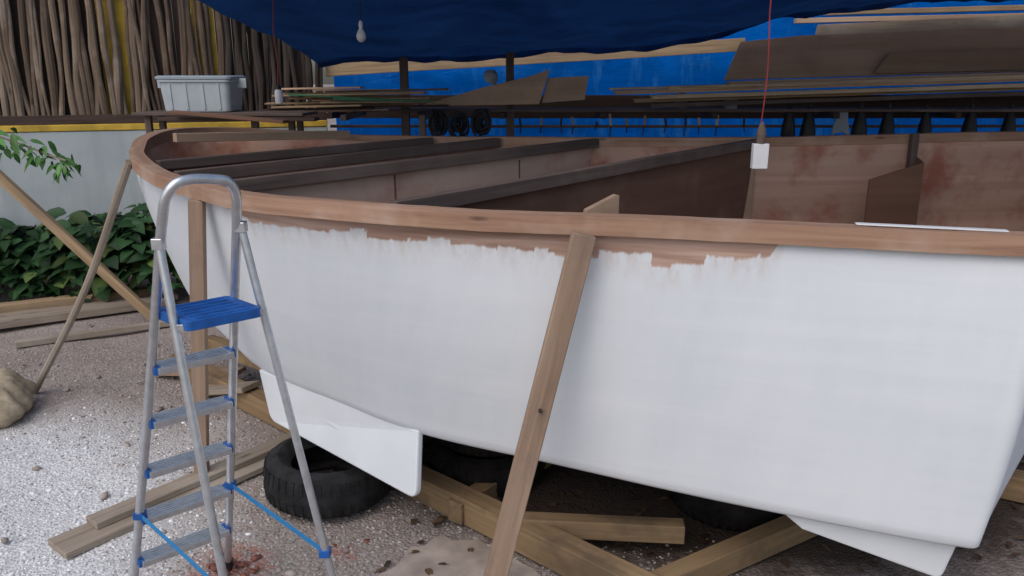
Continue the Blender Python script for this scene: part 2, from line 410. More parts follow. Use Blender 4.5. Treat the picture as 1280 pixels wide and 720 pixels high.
p=lean(FL,TL,1.225); q=lean(FR,TR,1.225); w=(q-p).normalized()
mb=MB(); c=(p+q)/2+Sd*.065
half=(q-p).length/2-.008
mb.prism(roundc([c-w*half-Sd*.09,c-w*half+Sd*.11,c+w*half+Sd*.11,c+w*half-Sd*.09],[0,1,2,3],.02,4),.03,'blueplastic')
for j in range(6): 
    o=Sd*(-.07+.033*j)+V((0,0,.001)); mb.beam(c-w*(half-.03)+o,c+w*(half-.03)+o,.006,.004,'blueplastic')
mb.obj('platform',lad,.004)
def rear(F,A,z): return F.lerp(A,z/A.z)
mb=MB()
mb.beam(lean(FL,TL,.44),rear(RL,a,.40),.004,.018,'strap'); mb.beam(lean(FR,TR,.44),rear(RR,b,.40),.004,.018,'strap')
for e in (lean(FL,TL,.44),lean(FR,TR,.44),rear(RL,a,.40),rear(RR,b,.40)): mb.beam(e-V((0,0,.012)),e+V((0,0,.012)),.034,.034,'blueplastic')
mb.obj('straps',lad,.001)
mb=MB()
for f in (FL,FR,RL,RR): mb.lathe(f,[(.019,0),(.021,.02),(.018,.06)],'black',12)
mb.obj('rubber_feet',lad)
mb=MB()
mb.beam(rear(RL,a,1.2),c-w*half+Sd*.09-V((0,0,.02)),.008,.02,'alu'); mb.beam(rear(RR,b,1.2),c+w*half+Sd*.09-V((0,0,.02)),.008,.02,'alu')
for e in (a,b): mb.beam(e-V((0,0,.018)),e+V((0,0,.015)),.032,.032,'alu')
mb.obj('platform_links',lad,.003)

# ------------------------------------------------------------------ props, poles, cradle
mb=MB(); mb.beam((-.10,2.47,-.0),(.236,2.578,1.392),.080,.040,'prop',up=(.1,-1,.1),jit=.003)
mb.lathe((.095,2.507,.80),[(.007,-.002),(.007,.014),(.003,.016)],'steel',10,axis=(.1,-1,.1))
mb.obj('timber_prop',None,.004)
mb=MB(); mb.beam((-1.49,3.47,0),(-1.335,3.37,1.385),.065,.04,'prop',up=(0,-1,0)); mb.obj('timber_prop',None,.004)
mb=MB(); mb.tube(crom([(-2.95,4.61,0),(-2.40,4.36,.74),(-1.93,4.06,1.47)],5),.020,'oldwood',8); mb.obj('timber_prop')
mb=MB(); mb.beam((-2.78,6.02,.0),(-4.35,5.95,1.75),.07,.05,'shelfwood',up=(0,-1,0),jit=.003); mb.obj('leaning_pole',None,.004)

cr=empty('boat_cradle')
def cb(p1,p2,w,h,mat='cradle'):
    mb=MB(); mb.beam(p1,p2,w,h,mat,jit=.002); mb.obj('cradle_beam',cr,.005)
cb((-2.2,4.95,.065),(.80,2.25,.065),.10,.125)
cb((-2.0,5.0,.19),(-1.3,4.45,.19),.08,.09)
cb((.0,2.95,.10),(.70,2.89,.10),.07,.08)
cb((.42,2.50,.06),(1.3,3.05,.06),.08,.10)
cb((-.25,3.1,.06),(.35,3.9,.06),.08,.10)
cb((.2,4.6,.06),(2.4,3.3,.06),.1,.12)
cb((-.2,5.4,.20),(3.3,4.6,.20),.1,.12)
def tyre(name,c,R=.28,w=.19,tilt=(0,0,1),mat='rubberdirty'):
    mb=MB(); r0=R*.58; h=w/2
    prof=[(r0,-h*.55),(r0+.02,-h*.8),(R*.78,-h),(R*.93,-h*.86),(R*.985,-h*.6),(R,-h*.3),(R,h*.3),(R*.985,h*.6),(R*.93,h*.86),(R*.78,h),(r0+.02,h*.8),(r0,h*.55),(r0+.012,h*.5),(R*.9,h*.55),(R*.93,0),(R*.9,-h*.55),(r0+.012,-h*.5),(r0,-h*.55)]
    mb.lathe(c,prof,mat,48,tilt,cap=False)
    ax=V(tilt).normalized(); u=ax.orthogonal().normalized(); w2=ax.cross(u)
    for k in range(44):
        an=2*math.pi*k/44; d=u*math.cos(an)+w2*math.sin(an)
        for s in (-1,1):
            p=V(c)+d*(R*.992)+ax*s*h*.2; q=V(c)+d*(R*.965)+ax*s*h*.72; mb.beam(p,q,.022,.012,mat,up=d)
    return mb.obj(name,None)
tyre('tyre',(-.85,3.37,.115),.29,.21,(.03,.02,1),'rubber')
for x,y in ((-.12,3.55),(1.0,3.28),(2.1,3.9),(-.7,4.35)):
    tyre('tyre',(x,y,.10)); tyre('tyre',(x+.02,y+.03,.295),.28,.19)
tyre('tyre',(2.4,4.8,.1))
mb=MB()
for c_,s_ in (((-.12,3.55,.43),(.3,.25,.07)),((1.0,3.3,.41),(.3,.25,.04)),((-.7,4.35,.43),(.3,.3,.07)),((2.4,4.8,.28),(.3,.3,.16))): mb.box(c_,s_,'cradle',random.uniform(-.3,.3))
mb.obj('support_blocks',cr,.004)

mb=MB(); mb.beam((-1.86,2.88,.022),(-1.10,3.86,.022),.17,.028,'oldwood'); mb.obj('loose_plank',None,.003)
mb=MB(); mb.beam((-1.79,3.03,.052),(-1.05,3.98,.052),.10,.028,'oldwood'); mb.obj('loose_plank',None,.003)
mb=MB(); mb.beam((-4.9,5.75,.06),(-3.0,6.78,.06),.12,.10,'shelfwood',jit=.004); mb.obj('lumber',None,.006)
mb=MB(); mb.beam((-4.9,5.25,.05),(-2.9,6.5,.05),.16,.06,'oldwood',jit=.004); mb.beam((-4.9,5.5,.04),(-2.9,6.68,.04),.10,.05,'oldwood',jit=.004);mb.obj('lumber',None,.006)
mb=MB(); mb.beam((-3.55,5.42,.03),(-2.3,6.15,.03),.06,.045,'oldwood',jit=.003); mb.obj('lumber',None,.005)
mb=MB(); mb.beam((-1.95,4.55,.03),(-1.5,4.3,.16),.14,.03,'oldwood'); mb.beam((-2.3,4.9,.03),(-1.7,4.7,.10),.12,.03,'prop'); mb.beam((-2.4,5.1,.02),(-1.6,4.5,.05),.06,.03,'cradle'); mb.obj('offcut_pile',None,.003)

# canvas sack: slumped bag with gathered folds
bm=bmesh.new(); bmesh.ops.create_icosphere(bm,subdivisions=5,radius=1)
for v in bm.verts:
    q=v.co.copy(); an=math.atan2(q.y,q.x)
    fold=.05*math.sin(an*9+2*q.z+1.5*mnoise.noise(q*1.5))*(1-abs(q.z))+.03*math.sin(an*17+3*q.z)
    k=1+.22*mnoise.noise(q*1.2+V((3,0,0)))+fold+.05*mnoise.noise(q*4)
    z=q.z*.17; z=max(z,-.10)
    sq=1+.15*(1-max(0,q.z))
    v.co=V((q.x*.26*k*sq,q.y*.25*k*sq,z*(1+.25*mnoise.noise(q*2+V((0,9,0))))))
    if v.co.z<-.10: v.co.z=-.10
me=bpy.data.meshes.new('canvas_sack'); bm.to_mesh(me); bm.free(); me.materials.append(M['canvas'])
me.polygons.foreach_set('use_smooth',[True]*len(me.polygons)); me.update()
o=bpy.data.objects.new('canvas_sack',me); o.location=(-3.06,4.24,.10); scene.collection.objects.link(o)

# ------------------------------------------------------------------ ground
def groundmat():
    m,nt,b=newmat('gravelly_soil')
    geo=N(nt,'ShaderNodeNewGeometry').outputs['Position']
    n1=noisetex(nt,geo,1.1,4,0.6); n2=noisetex(nt,geo,9,4,0.65); n3=noisetex(nt,geo,80,2,0.7)
    base=ramp(nt,n1,[(0.3,(0.25,0.20,0.175)),(0.7,(0.38,0.33,0.30))])
    base=mix(nt,ramp(nt,n2,[(0.35,(0,0,0)),(0.65,(.6,)*3)]),base,(0.26,0.21,0.185))
    mp=N(nt,'ShaderNodeVectorMath',operation='DISTANCE'); nt.links.new(mapping(nt,geo,(1,0.8,0)),mp.inputs[0]); mp.inputs[1].default_value=(-2.5,2.15,0)
    dd=mth(nt,'ADD',mp.outputs['Value'],mth(nt,'MULTIPLY_ADD',n1,1.2,-.6))
    wf=ramp(nt,mth(nt,'MULTIPLY',dd,0.5),[(0.45,(1,1,1)),(0.75,(0,0,0))])
    wcol=ramp(nt,n3,[(0.3,(0.50,0.505,0.51)),(0.6,(0.76,0.77,0.78))])
    c=mix(nt,wf,base,wcol)
    def spot(cx,cy,r):
        q=N(nt,'ShaderNodeVectorMath',operation='DISTANCE'); nt.links.new(mapping(nt,geo,(1,1,0)),q.inputs[0]); q.inputs[1].default_value=(cx,cy,0)
        return ramp(nt,mth(nt,'ADD',q.outputs['Value'],mth(nt,'MULTIPLY_ADD',n2,.3,-.15)),[(r*.5,(.75,)*3),(r,(0,0,0))])
    c=mix(nt,spot(-1.13,2.78,.22),c,(.34,.13,.09)); c=mix(nt,spot(-.72,2.90,.08),c,(.33,.16,.12))
    vo=N(nt,'ShaderNodeTexVoronoi'); vo.inputs['Scale'].default_value=75; nt.links.new(geo,vo.inputs['Vector'])
    sp=N(nt,'ShaderNodeSeparateColor'); nt.links.new(vo.outputs['Color'],sp.inputs[0])
    c=mix(nt,ramp(nt,sp.outputs[0],[(0.55,(0,0,0)),(0.9,(.5,)*3)]),c,(0.46,0.43,0.41))
    c=mix(nt,ramp(nt,sp.outputs[1],[(0.75,(0,0,0)),(0.95,(.30,)*3)]),c,(0.18,0.15,0.13))
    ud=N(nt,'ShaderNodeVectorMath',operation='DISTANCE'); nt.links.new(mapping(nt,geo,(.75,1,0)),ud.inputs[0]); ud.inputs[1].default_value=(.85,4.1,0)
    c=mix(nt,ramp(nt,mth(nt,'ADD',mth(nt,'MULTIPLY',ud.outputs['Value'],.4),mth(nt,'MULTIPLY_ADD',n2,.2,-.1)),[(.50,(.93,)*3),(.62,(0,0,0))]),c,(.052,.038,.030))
    nt.links.new(c,b.inputs['Base Color']); b.inputs['Roughness'].default_value=.95; b.inputs['Specular IOR Level'].default_value=.15
    h=mth(nt,'ADD',mth(nt,'MULTIPLY',vo.outputs['Distance'],-0.6),n2)
    bump(nt,b,h,.7,.015)
    return m
M['ground']=groundmat()
xs=np.unique(np.concatenate([np.linspace(-150,150,21),np.linspace(-6,6,121)])); ys=np.unique(np.concatenate([np.linspace(-150,150,21),np.linspace(0,8,81)]))
vs=[(x,y,0.018*mnoise.noise(V((x*2.2,y*2.2,0)))*(1 if abs(x)<6 and 0<y<8 else 0)-.006) for y in ys for x in xs]; nx=len(xs)
fs=[[j*nx+i,j*nx+i+1,(j+1)*nx+i+1,(j+1)*nx+i] for j in range(len(ys)-1) for i in range(nx-1)]
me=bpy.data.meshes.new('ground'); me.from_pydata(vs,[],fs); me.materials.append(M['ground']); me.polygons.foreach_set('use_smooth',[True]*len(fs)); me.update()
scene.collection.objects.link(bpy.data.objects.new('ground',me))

def colmat(name,rough=.85):
    m,nt,b=newmat(name); a=attr(nt,'col'); nt.links.new(a.outputs['Color'],b.inputs['Base Color']); b.inputs['Roughness'].default_value=rough; b.inputs['Specular IOR Level'].default_value=.25
    return m
bm=bmesh.new(); bmesh.ops.create_icosphere(bm,subdivisions=1,radius=1); ico=np.array([v.co[:] for v in bm.verts]); icf=np.array([[v.index for v in f.verts] for f in bm.faces]); bm.free()
def scatter(name,P,S,C,mat,flat=.6):
    n=len(P); nv=len(ico)
    ang=rng.random(n)*6.28; sc=S[:,None]*rng.uniform(.6,1.25,(n,3)); sc[:,2]*=flat
    jit=ico[None]*(1+rng.uniform(-.22,.22,(n,nv,1)))
    q=jit*sc[:,None,:]; x=q[...,0]*np.cos(ang)[:,None]-q[...,1]*np.sin(ang)[:,None]; y=q[...,0]*np.sin(ang)[:,None]+q[...,1]*np.cos(ang)[:,None]
    vv=np.stack([x,y,q[...,2]],-1)+P[:,None,:]
    ff=icf[None]+(np.arange(n)*nv)[:,None,None]
    me=bpy.data.meshes.new(name); me.vertices.add(n*nv); me.vertices.foreach_set('co',vv.reshape(-1).astype(np.float32))
    nf=n*len(icf); me.loops.add(nf*3); me.loops.foreach_set('vertex_index',ff.reshape(-1).astype(np.int32))
    me.polygons.add(nf); me.polygons.foreach_set('loop_start',np.arange(nf,dtype=np.int32)*3)
    me.update(calc_edges=True)
    a=me.attributes.new('col','FLOAT_COLOR','POINT'); cc=np.concatenate([np.repeat(C,nv,0),np.ones((n*nv,1))],1); a.data.foreach_set('color',cc.astype(np.float32).ravel())
    me.materials.append(mat); o=bpy.data.objects.new(name,me); scene.collection.objects.link(o); return o
n=36000
X=rng.uniform(-3.6,.9,n); Y=2.0+3.6*rng.random(n)**1.5
dw=np.hypot(X+2.5,(Y*.8-2.15))+rng.normal(0,.25,n)
white=dw<1.05
hy=np.interp(X,[-2,-1.449,-1.197,-.765,-.369,.135,.765,1.5],[5.5,3.93,3.62,3.26,2.96,2.75,2.49,2.26])
under=Y>hy+.32+rng.normal(0,.12,n)
keep=(white|(rng.random(n)<.6))&~under; X,Y,white=X[keep],Y[keep],white[keep]; n=len(X)
br=rng.uniform(.50,.86,n)[:,None]
Cw=br*np.array([[1,1.01,1.02]])
tone=rng.uniform(.22,.5,n)[:,None]; Cb=tone*np.array([[1,.90,.84]])
C=np.where(white[:,None],Cw,Cb)
S=rng.uniform(.003,.0085,n)*(1+.7*(rng.random(n)<.08))
gz=np.array([0.018*mnoise.noise(V((x*2.2,y*2.2,0)))-.006 for x,y in zip(X,Y)])
scatter('gravel',np.stack([X,Y,gz+.001],1),S,C,colmat('gravel_stone'))
n=70; X=rng.uniform(-3.2,.1,n); Y=rng.uniform(2.5,5.6,n); S=rng.uniform(.010,.028,n); C=rng.uniform(.24,.48,n)[:,None]*np.array([[1,.87,.78]])
scatter('stones',np.stack([X,Y,np.full(n,.0)],1),S,C,colmat('stone_col'))
n=50; cen=np.array([(-1.15,2.80),(-1.10,2.78),(-1.15,2.80),(-1.08,2.76),(-.72,2.92)]); ci=rng.integers(0,5,n); P=cen[ci]+rng.normal(0,[.05,.03],(n,2))
S=rng.uniform(.005,.020,n); C=rng.uniform(.6,1.1,n)[:,None]*np.array([[.28,.11,.08]])
scatter('brick_rubble',np.c_[P,np.full(n,.0)],S,C,colmat('brick_col',.95),.35)
pts=[]
base=[(-.62,2.40),(.24,2.40),(.14,2.72),(-.02,2.86),(-.12,2.97),(-.30,3.0),(-.45,2.86)]
for i in range(len(base)):
    p0=V((*base[i],.010)); p1=V((*base[(i+1)%len(base)],.010))
    for k in range(6): 
        q=p0.lerp(p1,k/6); q+=V((mnoise.noise(q*11)*.05,mnoise.noise(q*11+V((5,0,0)))*.05,0)); pts.append(q)
mb=MB(); mb.prism(pts,.03,'slab'); mb.obj('concrete_slab',None,.004)

# ------------------------------------------------------------------ leaves
def leafmesh(name,items,mat):
    vs=[];fs=[];cs=[]
    for p,d,nn,L,Wd,c in items:
        s=d.cross(nn).normalized(); nn=s.cross(d).normalized(); o=len(vs)
        for t,w in ((0,0),(.12,.62),(.35,1),(.65,.72),(1,0)):
            z=-0.25*t*t*L
            if w==0: vs.append(p+d*L*t+nn*z); cs.append(c)
            else:
                vs.append(p+d*L*t+s*w*Wd/2+nn*(z+.1*Wd)); vs.append(p+d*L*t+nn*z); vs.append(p+d*L*t-s*w*Wd/2+nn*(z+.1*Wd)); cs+=[c,tuple(x*1.25 for x in c),c]
        fs+=[[o,o+1,o+2],[o,o+2,o+3],[o+1,o+4,o+5,o+2],[o+2,o+5,o+6,o+3],[o+4,o+7,o+8,o+5],[o+5,o+8,o+9,o+6],[o+7,o+10,o+8],[o+8,o+10,o+9]]
    me=bpy.data.meshes.new(name); me.from_pydata([tuple(v) for v in vs],[],fs)
    a=me.attributes.new('col','FLOAT_COLOR','POINT'); a.data.foreach_set('color',np.array([(*c,1) for c in cs],dtype=np.float32).ravel())
    me.materials.append(mat); me.polygons.foreach_set('use_smooth',[True]*len(fs)); me.update()
    o=bpy.data.objects.new(name,me); scene.collection.objects.link(o); return o
leafm=colmat('leaf_green',.45)
def rdir(zmin=-.3,zmax=.6):
    a=random.uniform(0,6.28); z=random.uniform(zmin,zmax); r=math.sqrt(max(0,1-z*z)); return V((r*math.cos(a),r*math.sin(a),z))
items=[]
for k in range(1900):
    x=random.uniform(-5.6,-2.75); y=random.uniform(6.45,7.35)
    top=.64+.24*mnoise.noise(V((x*1.7,y*1.7,2)))+.12*(x+4)*.5+ .12*mnoise.noise(V((x*5,y*5,0)))
    top*=min(1,(y-6.25)/.35)
    z=top*random.uniform(.15,1)**.6
    d=rdir(-.6,.3); d=(d+V((0,-.6,0))).normalized()
    g=random.uniform(.35,1.15); c=(.032*g,.083*g,.030*g) if random.random()<.9 else (.09*g,.14*g,.04*g)
    items.append((V((x,y,z)),d,V((random.uniform(-.4,.4),random.uniform(-.8,.1),1)),random.uniform(.10,.22),random.uniform(.08,.15),c))
leafmesh('shrub_bed',items,leafm)
mb=MB(); br=crom([(-4.8,6.0,1.95),(-4.3,6.2,1.58),(-3.9,6.3,1.40),(-3.5,6.32,1.24)],5); mb.tube(br,.008,'oldwood',6)
brobj=mb.obj('overhanging_branch')
items=[]
for k in range(90):
    p=br[random.randrange(5,len(br))]+V((random.uniform(-.10,.10),random.uniform(-.1,.1),random.uniform(-.10,.07))); g=random.uniform(.7,1.4)
    items.append((p,(rdir(-.9,.2)+V((.3,0,-.3))).normalized(),V((0,-.6,1)),random.uniform(.09,.15),random.uniform(.035,.06),(.075*g,.18*g,.045*g)))
lo=leafmesh('branch_leaves',items,leafm); lo.parent=brobj
items=[]
for k in range(300):
    x=random.uniform(-.5,2.6); y=random.uniform(2.75,4.4); g=random.uniform(.4,1.1)
    if k>290: x=random.uniform(-3.4,-1.6); y=random.uniform(4.6,6)
    items.append((V((x,y,.012)),rdir(-.05,.15),V((random.uniform(-.3,.3),random.uniform(-.3,.3),1)),random.uniform(.03,.07),random.uniform(.02,.035),(.10*g,.062*g,.038*g)))
leafmesh('fallen_leaves',items,leafm)

# ------------------------------------------------------------------ garden wall + pole fence
def wallmat():
    m,nt,b=newmat('painted_masonry')
    geo=N(nt,'ShaderNodeNewGeometry').outputs['Position']
    n=noisetex(nt,geo,1.4,4,.6,.5); n2=noisetex(nt,mapping(nt,geo,(7,7,1.0)),1.0,4,.6)
    c=ramp(nt,n,[(0.3,(0.36,0.41,0.42)),(0.7,(0.47,0.52,0.53))]); c=mix(nt,ramp(nt,n2,[(0.5,(0,0,0)),(0.75,(.45,)*3)]),c,(0.27,0.30,0.29))
    z=N(nt,'ShaderNodeSeparateXYZ'); nt.links.new(geo,z.inputs[0])
    c=mix(nt,ramp(nt,mth(nt,'ADD',z.outputs[2],mth(nt,'MULTIPLY',n,.5)),[(.25,(.8,)*3),(.8,(0,0,0))]),c,(.16,.15,.12))
    nt.links.new(c,b.inputs['Base Color']); b.inputs['Roughness'].default_value=.85; bump(nt,b,n2,.2,.01); return m
M['wall']=wallmat()
W1=V((-8,6.6,0)); W2=V((-1.93,8.5,0)); wd=(W2-W1).normalized(); wn=V((wd.y,-wd.x,0))
mb=MB(); mb.beam(W1+V((0,0,.685)),W2+V((0,0,.685)),.15,1.37,'wall'); mb.obj('garden_wall',None,.01)
mb=MB(); mb.beam(W1+V((0,0,1.40)),W2+V((0,0,1.405)),.17,.06,'yellow'); mb.obj('wall_coping',None,.006)
fe=empty('pole_fence')
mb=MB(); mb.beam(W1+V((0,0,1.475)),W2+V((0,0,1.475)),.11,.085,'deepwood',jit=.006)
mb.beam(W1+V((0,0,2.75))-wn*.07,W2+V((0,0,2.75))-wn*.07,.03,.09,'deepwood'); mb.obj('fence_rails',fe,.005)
M['stick']=wood('fence_pole_bark',(0.26,0.19,0.135),(0.09,0.062,0.045),stain=(0.35,0.29,0.23),gs=.7,stainscale=3)
M['stick2']=wood('fence_pole_brown_shaded',(0.155,0.108,0.075),(0.05,0.034,0.025),stain=(0.22,0.17,0.13),gs=.7,stainscale=3)  # brown poles on the left; half shade painted in near the canopy
M['stick_shade']=wood('fence_pole_canopy_shade',(0.06,0.045,0.038),(0.022,0.017,0.015),stain=(0.09,0.07,0.06),gs=.7,knots=False)  # canopy shade put into the pole colour
mb=MB(); Lw=(W2-W1).length; s=0
while s<Lw:
    r=random.uniform(.015,.037); base=W1+wd*(s+r)+V((0,0,1.5)); hgt=random.uniform(1.45,1.8); tl=random.gauss(0,.035)
    off=wn*random.gauss(0,.014)
    pts=[base+off+wd*(tl*hgt*t+random.gauss(0,.011))+wn*(random.gauss(0,.012))+V((0,0,hgt*t)) for t in (0,.2,.4,.6,.8,1)]
    rr=[r*random.uniform(.75,1.2) for _ in pts]
    dark=(base.x+3.9)/1.2+random.gauss(0,.25)  # darker pole colours towards the right imitate shade under the canopy
    mt='stick_shade' if dark>.9 else ('stick2' if dark>.3 or random.random()<.4 else 'stick')
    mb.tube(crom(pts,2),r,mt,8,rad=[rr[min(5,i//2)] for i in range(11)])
    s+=2*r+random.choice([-.006,-.004,.0,.0,.006,.020])
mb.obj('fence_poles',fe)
mb=MB(); s=0
while s<Lw-.3:
    q=random.uniform(.10,.25); x=(W1+wd*s).x
    yel=random.random()<(.45 if x<-3.4 else .12)
    cpt=W1+wd*(s+q/2)-wn*.10
    mb.beam(cpt+V((0,0,1.5)),cpt+V((0,0,random.uniform(2.8,3.2))),q+.004,.015,'yellow' if yel else 'deepwood',up=tuple(wn))
    s+=q+.006
mb.obj('backing_boards',fe)

# ------------------------------------------------------------------ canopy
rear_p=[(-1.95,2.02),(-.3,2.08),(1.28,2.17),(1.9,2.26),(2.6,2.47),(4.0,2.60),(5.6,2.70),(8,2.8)]
rx=[a for a,b in rear_p]; rz=[b for a,b in rear_p]
nx,ny=120,70; vs=[];fs=[]
for j in range(ny+1):
    t=j/ny
    for i in range(nx+1):
        u=i/nx; x=-1.95+u*9.9-.22*t*(1-u); y=8.35-t*4.9
        zr=float(np.interp(x,rx,rz)); zf=2.66+.14*u; z=zr*(1-t)+zf*t
        sag=.09*math.sin(math.pi*(((x+2)/1.65)%1))*math.sin(math.pi*min(1,t*1.2))
        z-=sag; z+=.045*mnoise.noise(V((x*1.1,y*.6,0)))+.026*mnoise.noise(V((x*4+y,y*1.6,3)))
        vs.append((x,y,z))
for j in range(ny):
    for i in range(nx): a0=j*(nx+1)+i; fs.append([a0,a0+1,a0+nx+2,a0+nx+1])
o0=len(vs)
for i in range(nx+1):
    x,y,z=vs[i]; vs.append((x,y+.02+.015*math.sin(x*17),z-.05-.03*mnoise.noise(V((x*4,0,0)))))
for i in range(nx): fs.append([i+1,i,o0+i,o0+i+1])
me=bpy.data.meshes.new('tarpaulin_canopy'); me.from_pydata(vs,[],fs); me.materials.append(M['tarp']); me.polygons.foreach_set('use_smooth',[True]*len(fs)); me.update()
scene.collection.objects.link(bpy.data.objects.new('tarpaulin_canopy',me))
mb=MB(); mb.beam((-2.4,3.44,2.70),(8.1,3.44,2.84),.05,.05,'shelfwood',jit=.01); mb.obj('canopy_ridge_pole',None,.004)
nx,nz=160,50; vs=[];fs=[]
for j in range(nz+1):
    for i in range(nx+1):
        x=-1.93+i/nx*9.8; z=.15+j/nz*2.75
        y=8.95+.05*mnoise.noise(V((x*.9,z*2.5,0)))+.05*mnoise.noise(V((x*3.2+z*1.5,z*2,4)))+.022*mnoise.noise(V((x*10,z*5,9)))
        vs.append((x,y,z))
for j in range(nz):
    for i in range(nx): a0=j*(nx+1)+i; fs.append([a0,a0+1,a0+nx+2,a0+nx+1])
me=bpy.data.meshes.new('hanging_tarpaulin'); me.from_pydata(vs,[],fs); me.materials.append(M['bluetarp']); me.polygons.foreach_set('use_smooth',[True]*len(fs)); me.update()
scene.collection.objects.link(bpy.data.objects.new('hanging_tarpaulin',me))

# ------------------------------------------------------------------ timber rack at the back
rack=empty('timber_rack')
def RB(name,p1,p2,w,h,mat,**k):
    mb=MB(); mb.beam(p1,p2,w,h,mat,jit=.003,**k); return mb.obj(name,rack,.004)
for x,z in ((-1.06,2.06),(-.01,2.12),(5.7,2.6),(7.3,2.7)):
    RB('rack_post',(x,8.2,0),(x-.01,8.2,z),.08,.07,'darkwood',up=(0,1,0))
RB('top_rail',(-1.93,8.62,1.935),(2.4,8.62,2.19),.06,.13,'shelfwood')
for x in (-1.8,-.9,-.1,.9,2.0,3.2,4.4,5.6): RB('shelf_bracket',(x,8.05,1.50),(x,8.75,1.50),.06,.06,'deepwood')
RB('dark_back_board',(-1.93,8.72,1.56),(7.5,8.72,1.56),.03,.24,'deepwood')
RB('shelf_board',(-1.93,8.3,1.545),(7.5,8.3,1.545),.35,.03,'darkwood')
RB('lower_rail',(-1.93,8.66,1.36),(7.5,8.66,1.36),.04,.03,'darkwood')
for k,(z,y,x0,x1,m) in enumerate(((1.60,8.0,1.35,7.2,'darkwood'),(1.645,8.07,1.2,7.2,'shelfwood'),(1.680,7.97,1.35,7.2,'rackplank'),(1.722,8.02,1.0,7.2,'rackply'),(1.766,7.99,1.5,7.2,'rackplank'),(1.808,8.05,2.1,7.2,'rackply'))):
    RB('stored_plank',(x0,y,z),(x1,y,z+.035*(x1-x0)*.9),.14,.038,m)
RB('stored_plank',(.95,8.05,1.755),(2.4,7.88,1.80),.10,.02,'rackplank')
mb=MB(); mb.prism([(2.13,8.30,1.84),(7.2,8.30,1.98),(7.2,8.42,2.42),(2.9,8.42,2.27),(2.30,8.42,2.21)],.02,'rackply')
mb.prism([(3.0,8.44,1.9),(7.4,8.44,2.0),(7.4,8.52,2.58),(3.1,8.52,2.38)],.02,'oldwood'); mb.obj('plywood_sheet',rack,.003)
mb=MB(); mb.prism([(3.6,8.24,1.90),(7.0,8.24,1.98),(7.0,8.28,2.20),(3.75,8.28,2.10)],.015,'plymid'); mb.obj('plywood_sheet',rack,.003)
for k,(z,x0) in enumerate(((2.42,2.9),(2.50,3.2),(2.60,2.7))): RB('stored_plank',(x0,8.62,z),(7.4,8.62,z+.1),.10,.05,('rackply','shelfwood','plymid')[k])
mb=MB()
mb.prism([(-.90,7.86,1.60),(.26,7.86,1.62),(.36,7.95,1.94),(.15,7.95,1.87),(-.25,7.93,1.78)],.012,'rackply')
mb.prism([(.29,7.9,1.63),(.70,7.9,1.66),(.74,7.98,1.88),(.34,7.98,1.86)],.012,'rackply')
mb.obj('plywood_offcut',rack,.002)
for k in range(15):
    x0=random.uniform(-2.3,-1.7); x1=x0+random.uniform(.7,1.5); y=random.uniform(7.4,7.8); z=1.56+k*.0145
    RB('piled_board',(x0,y,z),(min(-.6,x1),y+random.uniform(-.15,.15),z+random.uniform(0,.03)),random.uniform(.08,.16),.016,random.choice(['shelfwood','rackply','plymid','darkwood','deepwood','rackplank']))
RB('green_tube',(-2.0,7.35,1.72),(-.8,7.38,1.66),.018,.018,'green'); RB('green_tube',(-1.6,7.34,1.68),(-.7,7.36,1.66),.016,.016,'green')
for x in (-2.3,-1.5,-.8): RB('pile_support',(x,7.25,1.52),(x,8.3,1.52),.05,.05,'darkwood')
RB('pile_leg',(-2.3,7.3,0),(-2.3,7.3,1.5),.06,.06,'darkwood'); RB('pile_leg',(-.8,7.3,0),(-.8,7.3,1.5),.06,.06,'darkwood')
RB('bin_shelf',(-3.15,7.0,1.575),(-1.7,6.9,1.575),.42,.025,'darkwood')
RB('bin_shelf_board',(-2.75,6.62,1.60),(-1.8,6.5,1.53),.12,.025,'plydark')
RB('bin_shelf_board',(-2.9,6.75,1.54),(-1.6,6.7,1.54),.14,.03,'deepwood')
for x in (-3.05,-1.85):
    for y in (6.85,7.12): RB('trestle_leg',(x,y,0),(x,y,1.56),.05,.05,'darkwood')
mb=MB(); cx,cy,z0=-2.62,6.98,1.592
def rrect(hx,hy,z,r=.05,n=5):
    out=[]
    for sx,sy,a0 in ((1,1,0),(-1,1,90),(-1,-1,180),(1,-1,270)):
        for k in range(n+1): an=math.radians(a0+90*k/n); out.append(V((cx+sx*(hx-r)+r*math.cos(an),cy+sy*(hy-r)+r*math.sin(an),z)))
    return out
m_=24
def loft(levels,mat):
    vs=[]
    for hx,hy,z in levels: vs+=rrect(hx,hy,z0+z)
    fs=[[i*m_+k,i*m_+(k+1)%m_,(i+1)*m_+(k+1)%m_,(i+1)*m_+k] for i in range(len(levels)-1) for k in range(m_)]
    fs+=[list(range(m_))[::-1],[(len(levels)-1)*m_+k for k in range(m_)]]
    mb.add(vs,fs,mat)
loft([(.27,.17,0),(.275,.175,.01),(.295,.195,.24),(.31,.21,.242),(.31,.21,.262)],'bin')
loft([(.318,.218,.263),(.318,.218,.285),(.30,.20,.293)],'binlid')
for x in (-.2,-.07,.07,.2): mb.beam((cx+x,cy-.178,z0+.02),(cx+x,cy-.195,z0+.23),.02,.012,'bin',up=(0,-1,0))
mb.beam((cx-.325,cy,z0+.19),(cx-.325,cy,z0+.27),.1,.02,'bin'); mb.beam((cx+.325,cy,z0+.19),(cx+.325,cy,z0+.27),.1,.02,'bin')
mb.obj('storage_bin',None,.003)

